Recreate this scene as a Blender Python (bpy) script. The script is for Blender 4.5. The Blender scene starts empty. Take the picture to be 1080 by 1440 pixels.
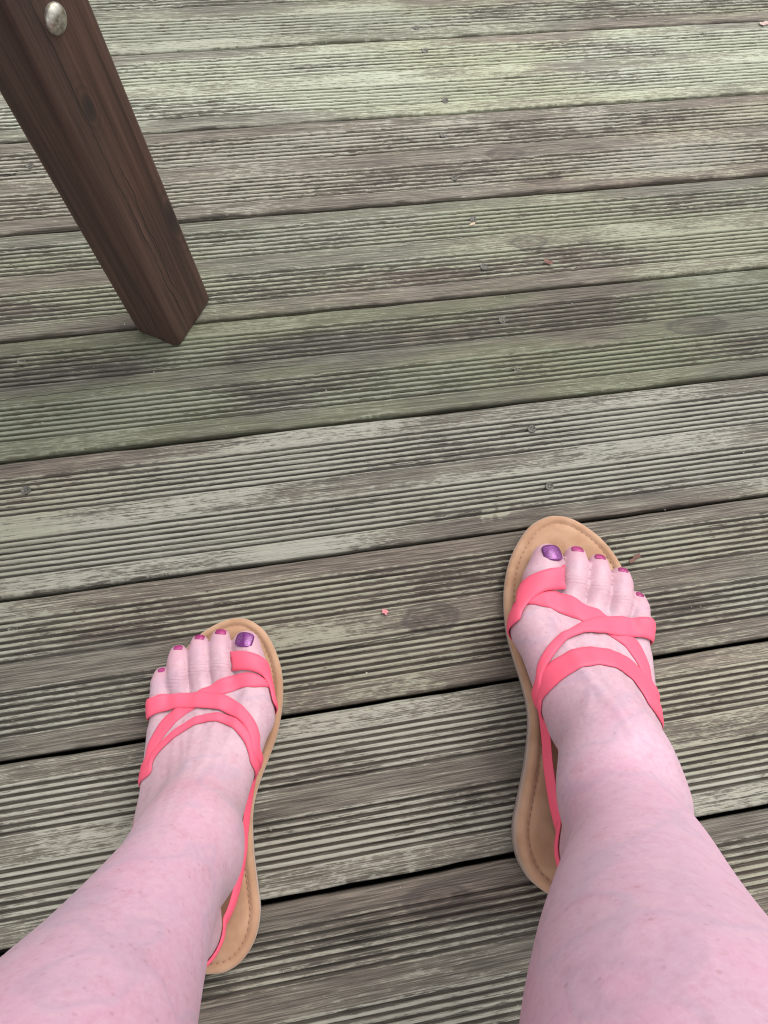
import bpy, bmesh, math, random
import numpy as np
from mathutils import Vector, Matrix
from mathutils.bvhtree import BVHTree

random.seed(7)
rng = np.random.default_rng(11)
scene = bpy.context.scene
COL = scene.collection

# ---------------------------------------------------------------- camera
def camera_basis(pitch, roll, yaw):
    p, r, y = map(math.radians, (pitch, roll, yaw))
    fw = Vector((math.sin(y)*math.cos(p), math.cos(y)*math.cos(p), -math.sin(p)))
    rt = Vector((math.cos(y), -math.sin(y), 0)); up = rt.cross(fw)
    return rt*math.cos(r)+up*math.sin(r), up*math.cos(r)-rt*math.sin(r), fw
CR, CU, CF = camera_basis(68.08, 9.39, 18.08)
cam_d = bpy.data.cameras.new('camera'); cam = bpy.data.objects.new('camera', cam_d); COL.objects.link(cam)
cam.matrix_world = Matrix(((CR.x, CU.x, -CF.x, 0.0), (CR.y, CU.y, -CF.y, -0.812), (CR.z, CU.z, -CF.z, 0.574), (0, 0, 0, 1)))
cam_d.sensor_width = 36; cam_d.lens = 25.0; cam_d.clip_start = 0.01; cam_d.clip_end = 500
scene.camera = cam
scene.cycles.max_bounces = 6; scene.cycles.diffuse_bounces = 3; scene.cycles.glossy_bounces = 2
scene.cycles.use_denoising = True; scene.cycles.denoiser = 'OPENIMAGEDENOISE'; scene.cycles.denoising_input_passes = 'RGB_ALBEDO_NORMAL'; scene.cycles.denoising_prefilter = 'ACCURATE'; scene.cycles.filter_width = 1.15

# ---------------------------------------------------------------- sky, sun, exposure
SUN_EL, SUN_AZ = 52.0, 46.0          # azimuth measured clockwise from +Y
w = bpy.data.worlds.new('World'); scene.world = w; w.use_nodes = True
nt = w.node_tree; nt.nodes.clear()
sky = nt.nodes.new('ShaderNodeTexSky'); sky.sky_type = 'NISHITA'; sky.sun_disc = False
sky.sun_elevation = math.radians(SUN_EL); sky.sun_rotation = math.radians(SUN_AZ)
sky.air_density = 1.0; sky.dust_density = 6.0; sky.ozone_density = 1.0
hs = nt.nodes.new('ShaderNodeHueSaturation'); hs.inputs['Saturation'].default_value = 0.25
bg = nt.nodes.new('ShaderNodeBackground'); bg.inputs['Strength'].default_value = 0.15
wo = nt.nodes.new('ShaderNodeOutputWorld')
oc = nt.nodes.new('ShaderNodeMix'); oc.data_type = 'RGBA'; oc.inputs[0].default_value = 0.65; oc.inputs[7].default_value = (7.6, 7.7, 8.0, 1)   # even cloud cover veils the clear sky
nt.links.new(sky.outputs[0], hs.inputs['Color']); nt.links.new(hs.outputs[0], oc.inputs[6]); nt.links.new(oc.outputs[2], bg.inputs['Color']); nt.links.new(bg.outputs[0], wo.inputs['Surface'])
sd = bpy.data.lights.new('sun', 'SUN'); sd.energy = 1.35; sd.angle = math.radians(45); sd.color = (1.0, 0.97, 0.93)
sun = bpy.data.objects.new('sun', sd); COL.objects.link(sun)
az, el = math.radians(SUN_AZ), math.radians(SUN_EL)
sun_dir = Vector((math.sin(az)*math.cos(el), math.cos(az)*math.cos(el), math.sin(el)))
sun.rotation_euler = sun_dir.to_track_quat('Z', 'Y').to_euler()
sun.location = sun_dir*6
vs = scene.view_settings
vs.view_transform = 'Standard'; vs.look = 'None'; vs.gamma = 1.0; vs.use_curve_mapping = False
vs.exposure = 0.55

# ---------------------------------------------------------------- helpers
def link(name, me, mat=None, parent=None):
    o = bpy.data.objects.new(name, me); COL.objects.link(o)
    if mat is not None and me is not None: me.materials.append(mat)
    if parent is not None: o.parent = parent
    return o
def empty(name, loc=(0, 0, 0)):
    o = bpy.data.objects.new(name, None); COL.objects.link(o); o.location = loc
    o.empty_display_size = 0.05
    return o
def tag(o, label=None, cat=None, group=None, kind=None):
    if label: o['label'] = label
    if cat: o['category'] = cat
    if group: o['group'] = group
    if kind: o['kind'] = kind
    return o
def mesh_np(name, verts, faces, smooth=True):
    me = bpy.data.meshes.new(name)
    me.from_pydata([tuple(map(float, v)) for v in verts], [], [tuple(map(int, f)) for f in faces])
    me.update()
    if smooth: me.polygons.foreach_set('use_smooth', [True]*len(me.polygons))
    return me
def quads_np(name, verts, quads, smooth=True):
    verts = np.asarray(verts, np.float32); quads = np.asarray(quads, np.int32)
    me = bpy.data.meshes.new(name)
    me.vertices.add(len(verts)); me.vertices.foreach_set('co', verts.ravel())
    me.loops.add(quads.size); me.loops.foreach_set('vertex_index', quads.ravel())
    me.polygons.add(len(quads)); me.polygons.foreach_set('loop_start', np.arange(0, quads.size, 4, dtype=np.int32))
    me.polygons.foreach_set('loop_total', np.full(len(quads), 4, np.int32))
    me.update(calc_edges=True); me.validate()
    if smooth: me.polygons.foreach_set('use_smooth', [True]*len(me.polygons))
    return me
def hash2(i, j, s=0):
    n = (i.astype(np.int64)*374761393 + j.astype(np.int64)*668265263 + s*1442695041) & 0xffffffff
    n = ((n ^ (n >> 13))*1274126177) & 0xffffffff
    return ((n ^ (n >> 16)) & 0xffff)/65535.0
def vnoise(x, y, s=0):
    x, y = np.broadcast_arrays(np.asarray(x, float), np.asarray(y, float))
    i, j = np.floor(x), np.floor(y); u, v = x-i, y-j
    u = u*u*(3-2*u); v = v*v*(3-2*v); i = i.astype(np.int64); j = j.astype(np.int64)
    a = hash2(i, j, s)*(1-u)+hash2(i+1, j, s)*u; b = hash2(i, j+1, s)*(1-u)+hash2(i+1, j+1, s)*u
    return (a*(1-v)+b*v)*2-1
def fbm(x, y, s=0, o=3):
    return sum(vnoise(x*2**k, y*2**k, s+k*17)*0.5**k for k in range(o))

class G:
    """tiny node-graph helper"""
    def __init__(s, name):
        s.m = bpy.data.materials.new(name); s.m.use_nodes = True; s.t = s.m.node_tree
        s.b = s.t.nodes['Principled BSDF']
    def n(s, typ, **kw):
        x = s.t.nodes.new(typ)
        for k, v in kw.items(): setattr(x, k, v)
        return x
    def put(s, sock, v):
        if isinstance(v, bpy.types.NodeSocket): s.t.links.new(v, sock)
        else: sock.default_value = v
    def set(s, key, v): s.put(s.b.inputs[key], v)
    def math(s, op, a, b=0.0, c=None, clamp=False):
        x = s.n('ShaderNodeMath', operation=op, use_clamp=clamp); s.put(x.inputs[0], a); s.put(x.inputs[1], b)
        if c is not None: s.put(x.inputs[2], c)
        return x.outputs[0]
    def coords(s, scale=(1, 1, 1), off=None, base=None, rot=None):
        if base is None: base = s.n('ShaderNodeTexCoord').outputs['Object']
        if off is not None:
            v = s.n('ShaderNodeVectorMath', operation='ADD'); s.put(v.inputs[0], base); s.put(v.inputs[1], off); base = v.outputs[0]
        mp = s.n('ShaderNodeMapping'); mp.inputs['Scale'].default_value = scale
        if rot: mp.inputs['Rotation'].default_value = rot
        s.put(mp.inputs['Vector'], base)
        return mp.outputs[0]
    def noise(s, vec, scale=1.0, detail=4.0, rough=0.5, dist=0.0):
        x = s.n('ShaderNodeTexNoise'); s.put(x.inputs['Vector'], vec)
        x.inputs['Scale'].default_value = scale; x.inputs['Detail'].default_value = detail
        x.inputs['Roughness'].default_value = rough; x.inputs['Distortion'].default_value = dist
        return x.outputs['Fac']
    def noise2(s, vec, detail=3.0, rough=0.5):
        x = s.n('ShaderNodeTexNoise', noise_dimensions='2D'); s.put(x.inputs['Vector'], vec)
        x.inputs['Scale'].default_value = 1.0; x.inputs['Detail'].default_value = detail; x.inputs['Roughness'].default_value = rough
        return x.outputs['Fac']
    def sstep(s, v, a, b):
        x = s.n('ShaderNodeMapRange', interpolation_type='SMOOTHSTEP'); s.put(x.inputs['Value'], v)
        s.put(x.inputs['From Min'], a); s.put(x.inputs['From Max'], b)
        return x.outputs[0]
    def mix(s, f, a, b, blend='MIX'):
        x = s.n('ShaderNodeMix', data_type='RGBA', blend_type=blend); s.put(x.inputs['Factor'], f)
        s.put(x.inputs[6], a if isinstance(a, bpy.types.NodeSocket) else (*a, 1)); s.put(x.inputs[7], b if isinstance(b, bpy.types.NodeSocket) else (*b, 1))
        return x.outputs[2]
    def ramp(s, v, stops):
        x = s.n('ShaderNodeValToRGB'); s.put(x.inputs[0], v); e = x.color_ramp.elements
        while len(e) < len(stops): e.new(0.5)
        for k, (p, c) in enumerate(stops): e[k].position = p; e[k].color = (*c, 1)
        return x.outputs[0]
    def bump(s, h, strength=0.5, dist=0.001, prev=None):
        x = s.n('ShaderNodeBump'); x.inputs['Strength'].default_value = strength; x.inputs['Distance'].default_value = dist
        s.put(x.inputs['Height'], h)
        if prev is not None: s.put(x.inputs['Normal'], prev)
        return x.outputs[0]
    def attr(s, name, typ='GEOMETRY', out='Fac'):
        return s.n('ShaderNodeAttribute', attribute_name=name, attribute_type=typ).outputs[out]
def simple(name, col, rough=0.6, metal=0.0, spec=0.5):
    g = G(name); g.set('Base Color', (*col, 1)); g.set('Roughness', rough); g.set('Metallic', metal); g.set('Specular IOR Level', spec)
    return g.m

# ---------------------------------------------------------------- deck material
KNOTS = [(0.416, -0.4376, 0.030, 0.0085), (0.2715, -0.3148, 0.017, 0.0085), (0.272, -0.190, 0.02, 0.008), (0.094, -0.691, 0.020, 0.011),
         (0.060, -0.893, 0.022, 0.010), (0.170, -0.762, 0.013, 0.006), (-0.17, -0.915, 0.02, 0.009), (0.305, -0.232, 0.02, 0.006)]
CRACKS = [(-0.35, 0.03, -0.4405, 0.016, 0.00030), (0.445, 0.60, -0.436, 0.02, 0.00035), (0.30, 0.386, -0.4405, -0.05, 0.0003), (-0.035, 0.10, -0.7045, 0.02, 0.00045),
          (0.10, 0.26, -0.307, 0.05, 0.00025), (-0.3, -0.1, -0.17, 0.02, 0.0003), (0.28, 0.32, -0.1865, -0.11, 0.00035)]
def deck_material():
    g = G('weathered_decking')
    rnd = g.n('ShaderNodeObjectInfo').outputs['Random']
    off = g.n('ShaderNodeCombineXYZ'); g.put(off.inputs[0], g.math('MULTIPLY', rnd, 37.0)); g.put(off.inputs[1], g.math('MULTIPLY', rnd, 11.0))
    v0 = g.n('ShaderNodeSeparateXYZ'); g.put(v0.inputs[0], g.n('ShaderNodeTexCoord').outputs['Object'])
    v1 = g.n('ShaderNodeCombineXYZ'); g.put(v1.inputs[0], v0.outputs[0]); g.put(v1.inputs[1], g.math('SUBTRACT', v0.outputs[1], v0.outputs[2]))
    v2 = g.n('ShaderNodeVectorMath', operation='ADD'); g.put(v2.inputs[0], v1.outputs[0]); g.put(v2.inputs[1], off.outputs[0]); off = v2.outputs[0]
    grain = g.noise2(g.coords((8, 560, 0), base=off), 4, 0.65)
    flake = g.noise2(g.coords((92, 500, 0), base=off), 5, 0.74)
    fine = g.noise2(g.coords((26, 1300, 0), base=off), 2, 0.6)
    sp = g.n('ShaderNodeSeparateColor'); g.put(sp.inputs[0], g.attr('wear', out='Color'))
    patch, hue, knot = sp.outputs[0], sp.outputs[1], sp.outputs[2]
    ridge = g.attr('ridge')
    lich = g.attr('lichen', 'OBJECT'); gre = g.attr('green', 'OBJECT'); val = g.attr('tone', 'OBJECT')
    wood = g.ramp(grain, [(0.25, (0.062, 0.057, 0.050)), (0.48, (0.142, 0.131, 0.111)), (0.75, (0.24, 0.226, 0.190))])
    wood = g.mix(g.sstep(hue, 0.48, 0.75), wood, (1.03, 0.94, 0.93), 'MULTIPLY')
    wood = g.mix(g.sstep(fine, 0.60, 0.38), wood, (0.52, 0.51, 0.51), 'MULTIPLY')
    bleach_shade = g.math('MULTIPLY', g.sstep(ridge, 0.0, 0.7), g.math('MULTIPLY_ADD', flake, 0.8, 0.25), clamp=True)  # ridge bleaching that also puts the groove shade into the wood colour
    wood = g.mix(bleach_shade, wood, g.mix(1.0, wood, (1.50, 1.52, 1.44), 'MULTIPLY'))
    lm = g.math('ADD', g.math('MULTIPLY', patch, 0.75), g.math('MULTIPLY', flake, 0.95))
    lm = g.math('ADD', lm, g.math('MULTIPLY', fine, 0.45))
    lm = g.math('ADD', lm, g.math('MULTIPLY', grain, 0.42))
    lm = g.math('ADD', lm, g.math('MULTIPLY', ridge, 0.42))
    lm = g.math('ADD', lm, lich)
    lmask = g.sstep(lm, 1.52, 1.76)
    lcol = g.mix(g.sstep(hue, 0.35, 0.7), (0.385, 0.39, 0.33), (0.365, 0.372, 0.285))
    lcol = g.mix(g.math('MULTIPLY', g.sstep(grain, 0.55, 0.3), 0.45), lcol, (0.20, 0.20, 0.165))
    col = g.mix(g.math('MULTIPLY', lmask, 0.86), wood, lcol)
    am = g.math('MULTIPLY', g.sstep(patch, 0.30, 0.62), gre, clamp=True)
    col = g.mix(am, col, g.mix(0.5, col, (0.24, 0.258, 0.14)))
    ring = g.math('MULTIPLY', g.math('ADD', g.math('SINE', g.math('MULTIPLY', knot, 26.0)), 1.0), 0.5)
    km = g.sstep(knot, 0.48, 0.60); rim = g.math('MULTIPLY', g.sstep(knot, 0.36, 0.50), g.sstep(knot, 0.62, 0.52))
    col = g.mix(g.math('MULTIPLY', km, 0.8), col, g.mix(1.0, col, g.mix(ring, (0.62, 0.60, 0.62), (0.86, 0.84, 0.86)), 'MULTIPLY'))
    col = g.mix(g.math('MULTIPLY', rim, 0.62), col, (0.07, 0.06, 0.055))
    tc = g.n('ShaderNodeTexCoord').outputs['Object']
    sep = g.n('ShaderNodeSeparateXYZ'); g.put(sep.inputs[0], tc); X, Y = sep.outputs[0], sep.outputs[1]
    cw = g.math('MULTIPLY', g.math('SUBTRACT', g.noise2(g.coords((35, 0, 0)), 3, 0.6), 0.5), 0.006)
    Yw = g.math('SUBTRACT', Y, cw); cr = None
    for (x0, x1, y, sl, wd) in CRACKS:
        yy = g.math('MULTIPLY_ADD', X, sl, y-x0*sl)
        dd = g.math('ABSOLUTE', g.math('SUBTRACT', Yw, yy))
        ends = g.math('MULTIPLY', g.sstep(X, x0, x0+0.03), g.sstep(X, x1, x1-0.03))
        m = g.math('MULTIPLY', g.sstep(dd, wd*1.8, wd*0.7), ends)
        cr = m if cr is None else g.math('MAXIMUM', cr, m)
    col = g.mix(g.math('MULTIPLY', cr, 0.85), col, (0.022, 0.018, 0.016))
    col = g.mix(1.0, col, g.n('ShaderNodeObjectInfo').outputs['Color'], 'MULTIPLY')
    hv = g.n('ShaderNodeHueSaturation'); g.put(hv.inputs['Value'], val); g.put(hv.inputs['Color'], col)
    g.set('Base Color', hv.outputs[0])
    g.set('Roughness', g.math('MULTIPLY_ADD', flake, 0.25, 0.58)); g.set('Specular IOR Level', 0.3)
    h = g.math('MULTIPLY_ADD', flake, 0.55, grain)
    g.set('Normal', g.bump(h, 0.7, 0.0017))
    return g.m
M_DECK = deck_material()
M_JOIST = simple('damp_joist_timber', (0.06, 0.05, 0.042), 0.85)
g = G('dark_soil'); gn = g.noise(g.coords((9, 9, 9)), 1, 8, 0.65)
g.set('Base Color', g.ramp(gn, [(0.3, (0.035, 0.03, 0.024)), (0.7, (0.075, 0.066, 0.05))])); g.set('Roughness', 0.95); g.set('Normal', g.bump(gn, 0.6, 0.02)); M_SOIL = g.m

# ---------------------------------------------------------------- ground and deck
gm = bmesh.new(); bmesh.ops.create_grid(gm, x_segments=40, y_segments=40, size=150)
for v in gm.verts: v.co.z = -0.26
me = bpy.data.meshes.new('ground'); gm.to_mesh(me); gm.free()
tag(link('ground', me, M_SOIL), kind='structure')
deck = tag(empty('deck', (0, 0, 0)), kind='structure')
deck['label'] = 'weathered grooved timber deck with pale lichen on its boards'

PITCH = 0.125
def plank_profile(hw):
    """cross-section (v, z, groove index, groove phase) over the top of a board of half width hw"""
    pts = []
    r = 0.0026
    for a in np.linspace(0, math.pi/2, 5)[:-1]: pts.append((-hw+r-r*math.cos(a), -r+r*math.sin(a), -1, 0))
    edge, gz, n = 0.0150*hw/0.06, 0.0355*hw/0.06, 7
    s0 = -hw+edge; s1 = hw-edge-gz
    for v in np.linspace(-hw+r, s0, 14)[:-1]: pts.append((v, 0, -1, 0))
    def zone(s, base):
        gp = gz/n
        for k in range(n):
            for ph in np.arange(9)/9.0: pts.append((s+(k+ph)*gp, 0, base+k, ph))
    zone(s0, 0)
    for v in np.linspace(s0+gz, s1, 20)[:-1]: pts.append((v, 0, -1, 0))
    zone(s1, 7)
    for v in np.linspace(s1+gz, hw-r, 14)[:-1]: pts.append((v, 0, -1, 0))
    for a in np.linspace(math.pi/2, 0, 5): pts.append((hw-r+r*math.cos(a), -r+r*math.sin(a), -1, 0))
    return np.array(pts)
def make_plank(k):
    y1 = -PITCH*k - 0.0018 - 0.0007*(rng.random()-0.5); y0 = -PITCH*(k+1) + 0.0018 + 0.0007*(rng.random()-0.5)
    hw = (y1-y0)/2; yc = (y1+y0)/2
    near = -3 <= k <= 9
    if near: xs = np.concatenate([np.linspace(-2.5, -0.42, 40)[:-1], np.arange(-0.42, 0.86, 0.0030), np.linspace(0.86, 2.9, 40)])
    else: xs = np.linspace(-2.5, 2.9, 60)
    pr = plank_profile(hw); nv = len(pr)
    Xg = xs[:, None]; V = pr[None, :, 0]; gi = pr[None, :, 2]; ph = pr[None, :, 3]
    ing = gi >= 0
    sh = np.where(ing, 0.5-0.5*np.cos(2*np.pi*ph), 0.0)            # 1 at the middle of a groove
    shp = np.clip((sh-0.36)/0.40, 0, 1); shp = shp*shp*(3-2*shp)
    dep = 0.0035*(1+0.15*vnoise(Xg*9, gi*3.7, k)+0.10*fbm(Xg*60, gi*5.1, k+50))
    Z = pr[None, :, 1] - shp*np.clip(dep, 0.0010, 0.0052)
    # worn, chipped ridges and a gently uneven face
    chip = np.clip(fbm(Xg*130, gi*2.3+np.round(ph)*0.37, k+90)-0.22, 0, 1)
    Z = Z - np.where(ing, (1-shp)*chip*0.0010, 0)
    Z = Z + 0.00022*fbm(Xg*45, V*900, k+7) + 0.0006*fbm(Xg*5, V*30, k+3)
    Z = Z + 0.0010*math.sin(k*1.7)*((V/hw)**2-0.3) + 0.0008*(math.sin(k*2.9))
    wav = 0.0007*vnoise(Xg*3, gi*0+0.5, k+21) + 0.00016*vnoise(Xg*26, gi*1.9, k+33)*ing
    Yg = yc - V + wav*(np.abs(V) < hw*0.93) + 0.0007*fbm(Xg*18, np.sign(V)*4+0.5, k+63)*(np.abs(V) >= hw*0.93)
    nx = len(xs)
    top = np.stack([np.broadcast_to(Xg, (nx, nv)), Yg, np.broadcast_to(Z, (nx, nv))], -1)
    b0 = np.stack([xs, np.full(nx, yc+hw), np.full(nx, -0.028)], -1)[:, None]; b1 = np.stack([xs, np.full(nx, yc-hw), np.full(nx, -0.028)], -1)[:, None]
    loop = np.concatenate([top, b1, b0], 1); n = nv+2
    idx = np.arange(nx*n).reshape(nx, n)
    a = idx[:-1]; b = idx[1:]
    q = np.stack([a, np.roll(a, -1, 1), np.roll(b, -1, 1), b], -1).reshape(-1, 4)[:, ::-1]
    me = quads_np('plank', loop.reshape(-1, 3), q)
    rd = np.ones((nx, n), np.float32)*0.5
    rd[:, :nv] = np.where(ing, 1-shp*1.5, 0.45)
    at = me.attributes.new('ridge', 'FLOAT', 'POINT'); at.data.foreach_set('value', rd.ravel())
    Yf = loop[:, :, 1]; Xf = np.broadcast_to(xs[:, None], Yf.shape)
    def fb(sx, sy, sd, oc): return np.clip(0.5+0.40*fbm(Xf*sx, Yf*sy, sd+k*7, oc), 0, 1)
    wear = np.ones((nx, n, 4), np.float32)
    wear[..., 0] = 0.72*fb(6.5, 26, 300, 5)+0.28*fb(2.2, 5, 400, 3)
    for (px_, py_, rx, ry) in ((0.162, -0.607, 0.006, 0.0075), (0.176, -0.606, 0.0055, 0.008)):
        wear[..., 0] += 0.42*(np.maximum(np.abs(Xf-px_-0.3*(Yf-py_))/rx, np.abs(Yf-py_)/ry) < 1)
    wear[..., 1] = fb(3.3, 14, 500, 4)
    kd = np.full(Yf.shape, 9.0)
    for (kx, ky, rx, ry) in KNOTS: kd = np.minimum(kd, np.hypot((Xf-kx)/rx, (Yf-ky)/ry))
    kd = kd+0.16*fbm(Xf*60, Yf*140, 700, 2)
    wear[..., 2] = np.clip(1-kd*0.5, 0, 1)
    ca = me.color_attributes.new('wear', 'FLOAT_COLOR', 'POINT'); ca.data.foreach_set('color', wear.ravel())
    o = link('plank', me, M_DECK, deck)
    return o
#        tone, lichen, green, tint
TONES = {-2: (1.12, 0.02, .36, (1, 1, .97)), -1: (1.20, 0.03, .36, (1.0, 1.0, .97)), 0: (1.48, 0.09, .42, (.99, 1.01, .97)), 1: (1.08, -0.01, .12, (1.05, .985, .96)),
         2: (1.06, 0.0, .42, (1, 1, .98)), 3: (0.80, -0.05, .66, (.98, 1.0, .96)), 4: (0.95, 0.05, .06, (1.02, .985, .97)), 5: (0.95, 0.03, .10, (1.02, .985, .965)),
         6: (1.08, 0.04, .08, (1.025, .985, .96)), 7: (0.97, -0.05, .08, (1.03, .98, .96)), 8: (0.98, -0.05, .16, (1.01, .98, .97))}
for k in range(-18, 22):
    o = make_plank(k)
    t, l, gr, c = TONES.get(k, (0.95, 0.0, 0.4, (1, 1, .97)))
    o['tone'] = t*0.86; o['lichen'] = l; o['green'] = gr; o.color = (*c, 1)
PLANKS = [c for c in COL.objects if c.name.split('.')[0] == 'plank']
def plank_at(y):
    return PLANKS[int(math.floor(-y/PITCH))+18]
def box_mesh(name, lo, hi, bevel=0.0):
    bm = bmesh.new(); bmesh.ops.create_cube(bm, size=1)
    for v in bm.verts:
        for i in range(3): v.co[i] = lo[i] if v.co[i] < 0 else hi[i]
    if bevel: bmesh.ops.bevel(bm, geom=bm.edges[:], offset=bevel, segments=2, affect='EDGES', profile=0.6)
    me = bpy.data.meshes.new(name); bm.to_mesh(me); bm.free(); return me
for jx in (-2.03, -1.58, -1.13, -0.68, -0.23, 0.217, 0.667, 1.117, 1.567, 2.017, 2.467):
    link('joist', box_mesh('joist', (jx-0.022, -2.73, -0.13), (jx+0.022, 2.24, -0.0285), 0.002), M_JOIST, deck)

# ---------------------------------------------------------------- materials for the things
def wood_leg_material():
    g = G('dark_stained_timber')
    at = g.attr('grain', out='Vector')                  # (across, around, along) in metres
    gr = g.noise(g.coords((150, 150, 5), base=at), 1, 5, 0.6)
    ln = g.noise(g.coords((480, 480, 8), base=at), 1, 3, 0.6)
    bl = g.noise(g.coords((9, 9, 4), base=at), 1, 3, 0.5)
    sp = g.n('ShaderNodeSeparateXYZ'); g.put(sp.inputs[0], at); A, L = sp.outputs[0], sp.outputs[2]
    col = g.ramp(gr, [(0.28, (0.026, 0.0135, 0.0105)), (0.5, (0.054, 0.0285, 0.0205)), (0.75, (0.084, 0.046, 0.033))])
    col = g.mix(g.sstep(bl, 0.45, 0.7), col, (1.3, 1.12, 1.0), 'MULTIPLY')
    col = g.mix(g.sstep(ln, 0.58, 0.38), col, (0.78, 0.76, 0.75), 'MULTIPLY')
    kn = None
    for (a, l, ra, rl) in ((0.025, 0.228, 0.0050, 0.0095), (0.0567, 0.108, 0.006, 0.016)):
        da = g.math('MULTIPLY', g.math('SUBTRACT', A, a), 1/ra); dl = g.math('MULTIPLY', g.math('SUBTRACT', L, l), 1/rl)
        d = g.math('SQRT', g.math('ADD', g.math('MULTIPLY', da, da), g.math('MULTIPLY', dl, dl)))
        kn = d if kn is None else g.math('MINIMUM', kn, d)
    kn = g.math('ADD', kn, g.math('MULTIPLY', g.math('SUBTRACT', bl, 0.5), 1.5))
    col = g.mix(g.math('MULTIPLY', g.sstep(kn, 1.3, 0.4), 0.75), col, (0.012, 0.008, 0.008))
    rg = g.math('MULTIPLY', g.math('MULTIPLY_ADD', g.math('SINE', g.math('MULTIPLY', kn, 9.0)), 0.5, 0.5), g.sstep(kn, 3.2, 0.9))
    col = g.mix(g.math('MULTIPLY', rg, 0.45), col, (0.018, 0.010, 0.008))
    wig = g.math('MULTIPLY', g.math('SUBTRACT', g.noise(g.coords((1, 1, 22), base=at), 1, 3), 0.5), 0.012)
    cr = None
    for (a, l0, l1, sl, wd) in ((0.0225, 0.01, 0.17, -0.02, 0.00045), (0.0275, 0.035, 0.20, 0.0, 0.0004), (0.0165, 0.10, 0.34, 0.01, 0.0003)):
        dd = g.math('ABSOLUTE', g.math('SUBTRACT', g.math('SUBTRACT', A, wig), g.math('MULTIPLY_ADD', L, sl, a)))
        m = g.math('MULTIPLY', g.sstep(dd, wd*1.7, wd*0.6), g.math('MULTIPLY', g.sstep(L, l0, l0+0.03), g.sstep(L, l1, l1-0.04)))
        cr = m if cr is None else g.math('MAXIMUM', cr, m)
    col = g.mix(g.math('MULTIPLY', cr, 0.8), col, (0.008, 0.006, 0.006))
    g.set('Base Color', col); g.set('Roughness', g.math('MULTIPLY_ADD', gr, 0.3, 0.38)); g.set('Specular IOR Level', 0.4)
    g.set('Normal', g.bump(g.math('SUBTRACT', g.math('MULTIPLY_ADD', ln, 0.6, gr), g.math('MULTIPLY', cr, 2)), 0.6, 0.0009))
    return g.m
M_LEG = wood_leg_material()
g = G('galvanised_bolt'); bn = g.noise(g.coords((260, 260, 260)), 1, 5, 0.6)
g.set('Base Color', g.ramp(bn, [(0.35, (0.22, 0.19, 0.14)), (0.6, (0.50, 0.48, 0.42))])); g.set('Metallic', 0.85); g.set('Roughness', 0.42); g.set('Normal', g.bump(bn, 0.3, 0.0006)); M_BOLT = g.m
g = G('rusty_screw'); bn = g.noise(g.coords((700, 700, 700)), 1, 3)
g.set('Base Color', g.ramp(bn, [(0.35, (0.07, 0.064, 0.054)), (0.65, (0.155, 0.145, 0.125))])); g.set('Metallic', 0.4); g.set('Roughness', 0.6); M_SCREW = g.m

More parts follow.
